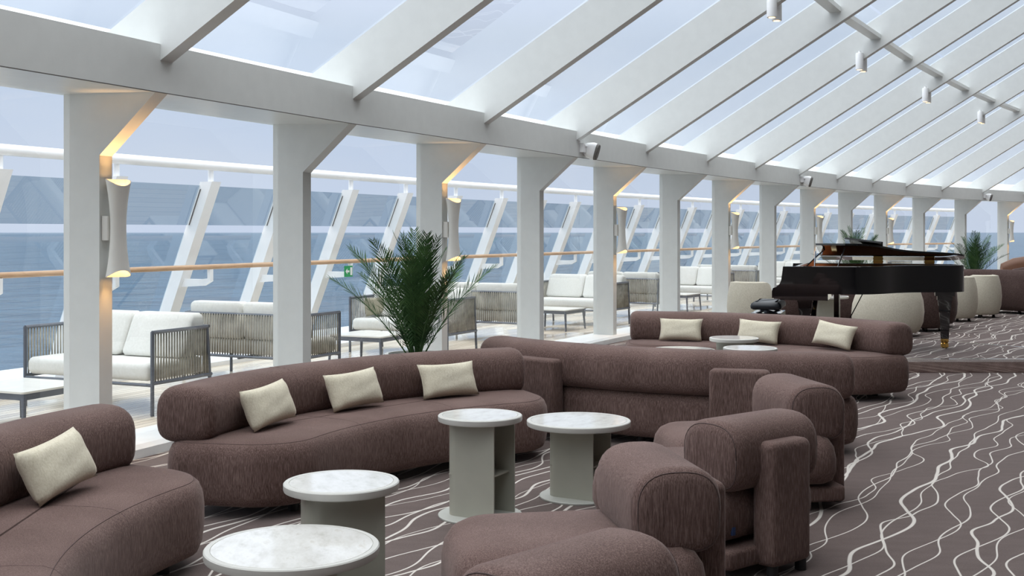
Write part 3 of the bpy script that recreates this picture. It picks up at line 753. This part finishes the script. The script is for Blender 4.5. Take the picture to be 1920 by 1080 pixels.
def banquette(label, pts, h, mat='plum_boucle'):
    r_ = thing('banquette', label, 'sofa', (pts[len(pts) // 2][0], pts[len(pts) // 2][1], 0), 0, 'far plum banquettes')
    o = Vector(r_.location); sec = [(-.12, .06), (-.19, .16), (-.21, h * .5), (-.18, h * .85), (-.10, h), (.02, h), (.08, h * .9), (.10, .42), (.5, .42), (.56, .36), (.56, .12), (.5, .06)]
    fine = []
    for i in range(len(pts) - 1):
        for j in range(6): fine.append(Vector(pts[i]).lerp(Vector(pts[i + 1]), j / 6))
    fine.append(Vector(pts[-1]))
    for _ in range(6): fine = [fine[0]] + [(fine[i - 1] + fine[i] * 2 + fine[i + 1]) / 4 for i in range(1, len(fine) - 1)] + [fine[-1]]
    rr = []; N = len(fine)
    for i, p in enumerate(fine):
        tt = (fine[min(i + 1, N - 1)] - fine[max(i - 1, 0)]).normalized(); nn = Vector((-tt.y, tt.x))
        k = 1 - .5 * max(0, 1 - min(i, N - 1 - i) / 2.0) ** 2
        rr.append([Vector((p.x + nn.x * b * k, p.y + nn.y * b * k, .06 + (z - .06) * (1 - .18 * (1 - k) * 2))) - o for b, z in sec])
    G().rings(rr).build('body', mat, r_, True, 70)
    for f2 in (fine[3], fine[-4]): G().lathe([(.03, 0), (.03, .08)], 10, (f2.x - o.x, f2.y - o.y, 0)).build('foot', 'dark_foot', r_, True)
banquette('long low plum banquette behind the cream tub chairs at right', [(6.7, 22.3), (8.0, 22.6), (9.2, 22.3), (9.75, 21.5)], .82)
banquette('plum banquette at the far right edge of the picture', [(9.9, 23.6), (11.0, 23.5), (11.4, 22.2)], .82)
banquette('caramel brown seat back peeping over the far right banquette', [(11.0, 26.4), (12.6, 26.4)], .98, 'caramel_leather')
banquette('plum banquette glimpsed under the piano beyond the stage', [(4.3, 19.2), (5.0, 19.6), (5.9, 19.5)], .72)
make_table('pale table glimpsed under the piano beyond the stage', 4.78, 18.0, .75, .55, 0, 'marble pedestal tables')

# ------------------------------------------------------------------ wall sconces, downlights, speakers
def lamp(name, loc, rot, power, size, spread, parent):
    l = bpy.data.lights.new(name, 'AREA'); l.shape = 'DISK'; l.size = size; l.energy = power; l.color = (1, .55, .21); l.spread = R(spread)
    o = bpy.data.objects.new(name, l); link(o, parent); o.location = loc; o.rotation_euler = rot; return o
sc0 = None
for i, k in enumerate((1, 3, 5, 7, 9, 11, 14)):
    lab = '%s wall sconce, curved white shade glowing warm above and below' % ('nearest' if i == 0 else ORD[i])
    m = frame(SF[k] + .06, -KN, 0); loc = m.translation; rz = head(SF[k])
    if sc0 is None:
        r_ = sc0 = thing('wall_sconce', lab, 'lamp', loc, rz, 'wall sconces on the columns')
        rows = []; n = 26
        zc, hh = 1.555, .325
        Y = -.105
        for t_ in [-1 + 2 * q / 14 for q in range(15)]:
            wx = .052 + .030 * t_ * t_; wy = .050 + .030 * t_ * t_
            rows.append([(wx * math.cos(6.2832 * j / n), Y + wy * math.sin(6.2832 * j / n), zc + hh * t_ * (1 - .15 * (.5 + .5 * math.cos(6.2832 * j / n - R(245))) ** 3)) for j in range(n)])
        inn = [[(x * .93, Y + (y - Y) * .93, z) for x, y, z in r2] for r2 in rows[::-1]]
        G().rings(rows + inn, closed=True).build('shade', 'lamp_shade', r_, True, 50)
        p = rrect(-.045, -.06, .045, 0, .01, 3)
        G().rings([[(x, y, z) for x, y in p] for z in (zc - .08, zc + .08)]).build('wall_mount', 'lamp_shade', r_)
        for sg in (1, -1):
            G().lathe([(.044, 0), (.044, .01)], 16, (0, Y, zc + sg * .06)).build('led_disc', 'warm_led', r_)
            lamp('lamp_light', (0, Y, zc + sg * .10), (R(180) if sg > 0 else 0, 0, 0), 3.0, .07, 150, r_)
    else: r_ = dup(sc0, lab, loc, rz)
dl0 = None
for i, k in enumerate((4, 6, 8, 10)):
    for j, sg in enumerate((-1, 1)):
        lab = '%s white cylinder downlight of the %s pair under the rafters' % (('left', 'right')[j], ORD[i])
        L = 2.42; m = frame(SF[k] + .09 + sg * .115, L, 0); p = m.translation.copy(); p.z = zr(L) - .14; rz = head(SF[k])
        if dl0 is None:
            r_ = dl0 = thing('downlight', lab, 'lamp', p, rz, 'cylinder downlights under the roof')
            G().lathe([(.03, .0), (.052, .0), (.056, .004), (.056, .235), (.05, .245), (.012, .245)], 28).build('housing', 'white_steel', r_, True, 35)
            G().lathe([(.036, -.002), (.036, .001)], 20).build('lens', 'warm_led', r_)
            G().lathe([(.02, .24), (.02, .275)], 12).build('cap', 'white_steel', r_, True, 40)
            G().box((-.01, -.015, .17), (.065, .015, .2)).build('mount', 'white_steel', r_)
        else: r_ = dup(dl0, lab, p, rz)
        if sg > 0: r_.rotation_euler = (0, 0, rz + math.pi)
sp0 = None
for i, k in enumerate((4, 8, 13)):
    lab = '%s white loudspeaker on a swivel bracket on the beam' % ('nearest', 'middle', 'farthest')[i]
    m = frame(SF[k] + .16, .051, ZB + .115); p = m.translation; rz = head(SF[k])
    if sp0 is None:
        r_ = sp0 = thing('loudspeaker', lab, 'speaker', p, rz, 'loudspeakers on the ring beam')
        G().box((-.035, -.05, -.05), (.035, .0, .06)).build('bracket', 'white_steel', r_)
        g = G(); n = 10     # body: curved wedge, narrow to the back, grille forward
        def ring(yy, w, h): return [(.10 + w * math.cos(6.2832 * j / 16), yy, h * math.copysign(abs(math.sin(6.2832 * j / 16)) ** .7, math.sin(6.2832 * j / 16))) for j in range(16)]
        mm = Matrix.Translation((0, -.03, 0)) @ Matrix.Rotation(R(14), 4, 'Z') @ Matrix.Rotation(R(16), 4, 'X')
        g.rings([ring(.02, .03, .05), ring(-.02, .06, .08), ring(-.10, .085, .105), ring(-.16, .088, .10)]).xf(mm).build('body', 'white_steel', r_, True, 50)
        G().rings([ring(-.142, .0895, .103), ring(-.172, .0905, .098), ring(-.178, .08, .09)]).xf(mm).build('grille', 'grille', r_)
        G().tube([(.0, -.045, .03), (.06, -.06, .02)], .014, 8).build('swivel', 'white_steel', r_)
    else: dup(sp0, lab, p, rz)

# ------------------------------------------------------------------ deck furniture
def rope_panel(a, b2, z0a, z1a, n, parent, thick=.006):
    """upright cords between the lower and upper bar of a frame, from a to b2 in plan"""
    g = G()
    for i in range(n):
        u = (i + .5) / n; x = a[0] + (b2[0] - a[0]) * u; y = a[1] + (b2[1] - a[1]) * u
        g.tube([(x, y, z0a), (x, y, z1a)], thick, 5)
    return g.build('cord_panel', 'rope', parent, True)
def bars(paths, r, name, mat, parent): 
    g = G()
    for p in paths: g.tube(p, r, 6)
    return g.build(name, mat, parent)
LV = None
LW, LD = 1.42, .76
def make_loveseat(label, s, D, face):
    """local: faces -y, width along x; face=-1 looks back along the wall, +1 looks forward"""
    global LV
    p, tg = at(s, -D); hdg = math.atan2(tg.y, tg.x)
    rz = hdg - math.pi / 2 + (0 if face < 0 else math.pi)
    if LV is not None: return dup(LV, label, (p.x, p.y, .0), rz)
    r_ = LV = thing('deck_loveseat', label, 'sofa', (p.x, p.y, 0), rz, 'corded loveseats on the deck')
    hw, hd = LW / 2, LD / 2
    for sx in (-1, 1):
        fr = bars([[(sx * hw, -hd, 0), (sx * hw, -hd, .70)], [(sx * hw, hd, 0), (sx * hw, hd - .06, .70)], [(sx * hw, -hd, .695), (sx * hw, hd - .06, .695)], [(sx * hw, -hd, .27), (sx * hw, hd, .27)]], .017, 'side_frame', 'grey_metal', r_)
        rope_panel((sx * hw, -hd + .02), (sx * hw, hd - .03), .27, .695, 21, fr, .0080)
    bf = bars([[(-hw, hd - .03, .695), (hw, hd - .03, .695)], [(-hw, hd, .27), (hw, hd, .27)]], .015, 'back_frame', 'grey_metal', r_)
    rope_panel((-hw + .02, hd - .015), (hw - .02, hd - .015), .27, .695, 42, bf, .0080)
    bars([[(-hw, -hd, .255), (hw, -hd, .255)], [(0, -hd, .255), (0, hd, .255)]], .015, 'seat_rail', 'grey_metal', r_)
    p = rrect(-hw + .03, -hd - .02, hw - .03, hd - .06, .05, 4, .12)
    G().rings(stack(p, pad_profile(.285, .435, .05))).build('seat_cushion', 'white_canvas', r_, True)
    for sx in (-1, 1):
        x0, x1 = (-hw + .03, -.005) if sx < 0 else (.005, hw - .03)
        sec = rrect(-.34, 0, .0, .375, (.05, .04, .06, .06), 5)
        g = G(); pr = []
        for xx, d in ((x0, .045), (x0 + .012, .02), (x0 + .045, 0), (x1 - .045, 0), (x1 - .012, .02), (x1, .045)):
            pr.append([(xx, hd - .05 + y * (1 - z / .375 * .55) + .0, .44 + z) for y, z in inset(sec, d)])
        g.rings(pr).build('back_cushion', 'white_canvas', r_, True)
    return r_
TBL = None
def make_deck_table(label, s, D):
    global TBL
    p, tg = at(s, -D); rz = math.atan2(tg.y, tg.x)
    if TBL is not None: return dup(TBL, label, (p.x, p.y, 0), rz)
    r_ = TBL = thing('deck_table', label, 'table', (p.x, p.y, 0), rz, 'low tables on the deck')
    q = rrect(-.34, -.36, .34, .36, .03, 4); G().prism(q, .315, .33).build('table_top', 'ivory', r_)
    G().rings([[(x, y, z) for x, y in rrect(-.325, -.345, .325, .345, .02, 2)] for z in (.265, .314)]).build('apron', 'grey_metal', r_)
    for sx in (-1, 1):
        for sy in (-1, 1): G().tube([(sx * .34, sy * .36, 0), (sx * .315, sy * .335, .315)], [.014, .02], 8).build('leg', 'grey_metal', r_)
    return r_
PER = 5.04
for n in range(0, 6):
    s0 = PER * n
    w = ORD[n]
    make_loveseat('%s corded deck loveseat facing the camera, white cushions' % w, s0 + 2.10, 2.17, -1)
    make_loveseat('%s corded deck loveseat turned away, its woven back to the camera' % w, s0 + 4.08, 2.17, 1)
    make_deck_table('%s low white-topped table on the outer deck' % w, s0 + .93, 2.05)
o = PIL.copy(); C.objects.link(o); o.data = PIL.data.copy(); o.data.materials.clear(); o.data.materials.append(MATS['khaki_linen'])
o.matrix_world = frame(2.10 + PER - .06, -2.17 - .54, .435 + .135) @ Matrix.Rotation(R(-8), 4, 'X'); tag(o, 'khaki pillow in the corner of a deck loveseat beside the palm', 'pillow', 'khaki pillows on the deck')
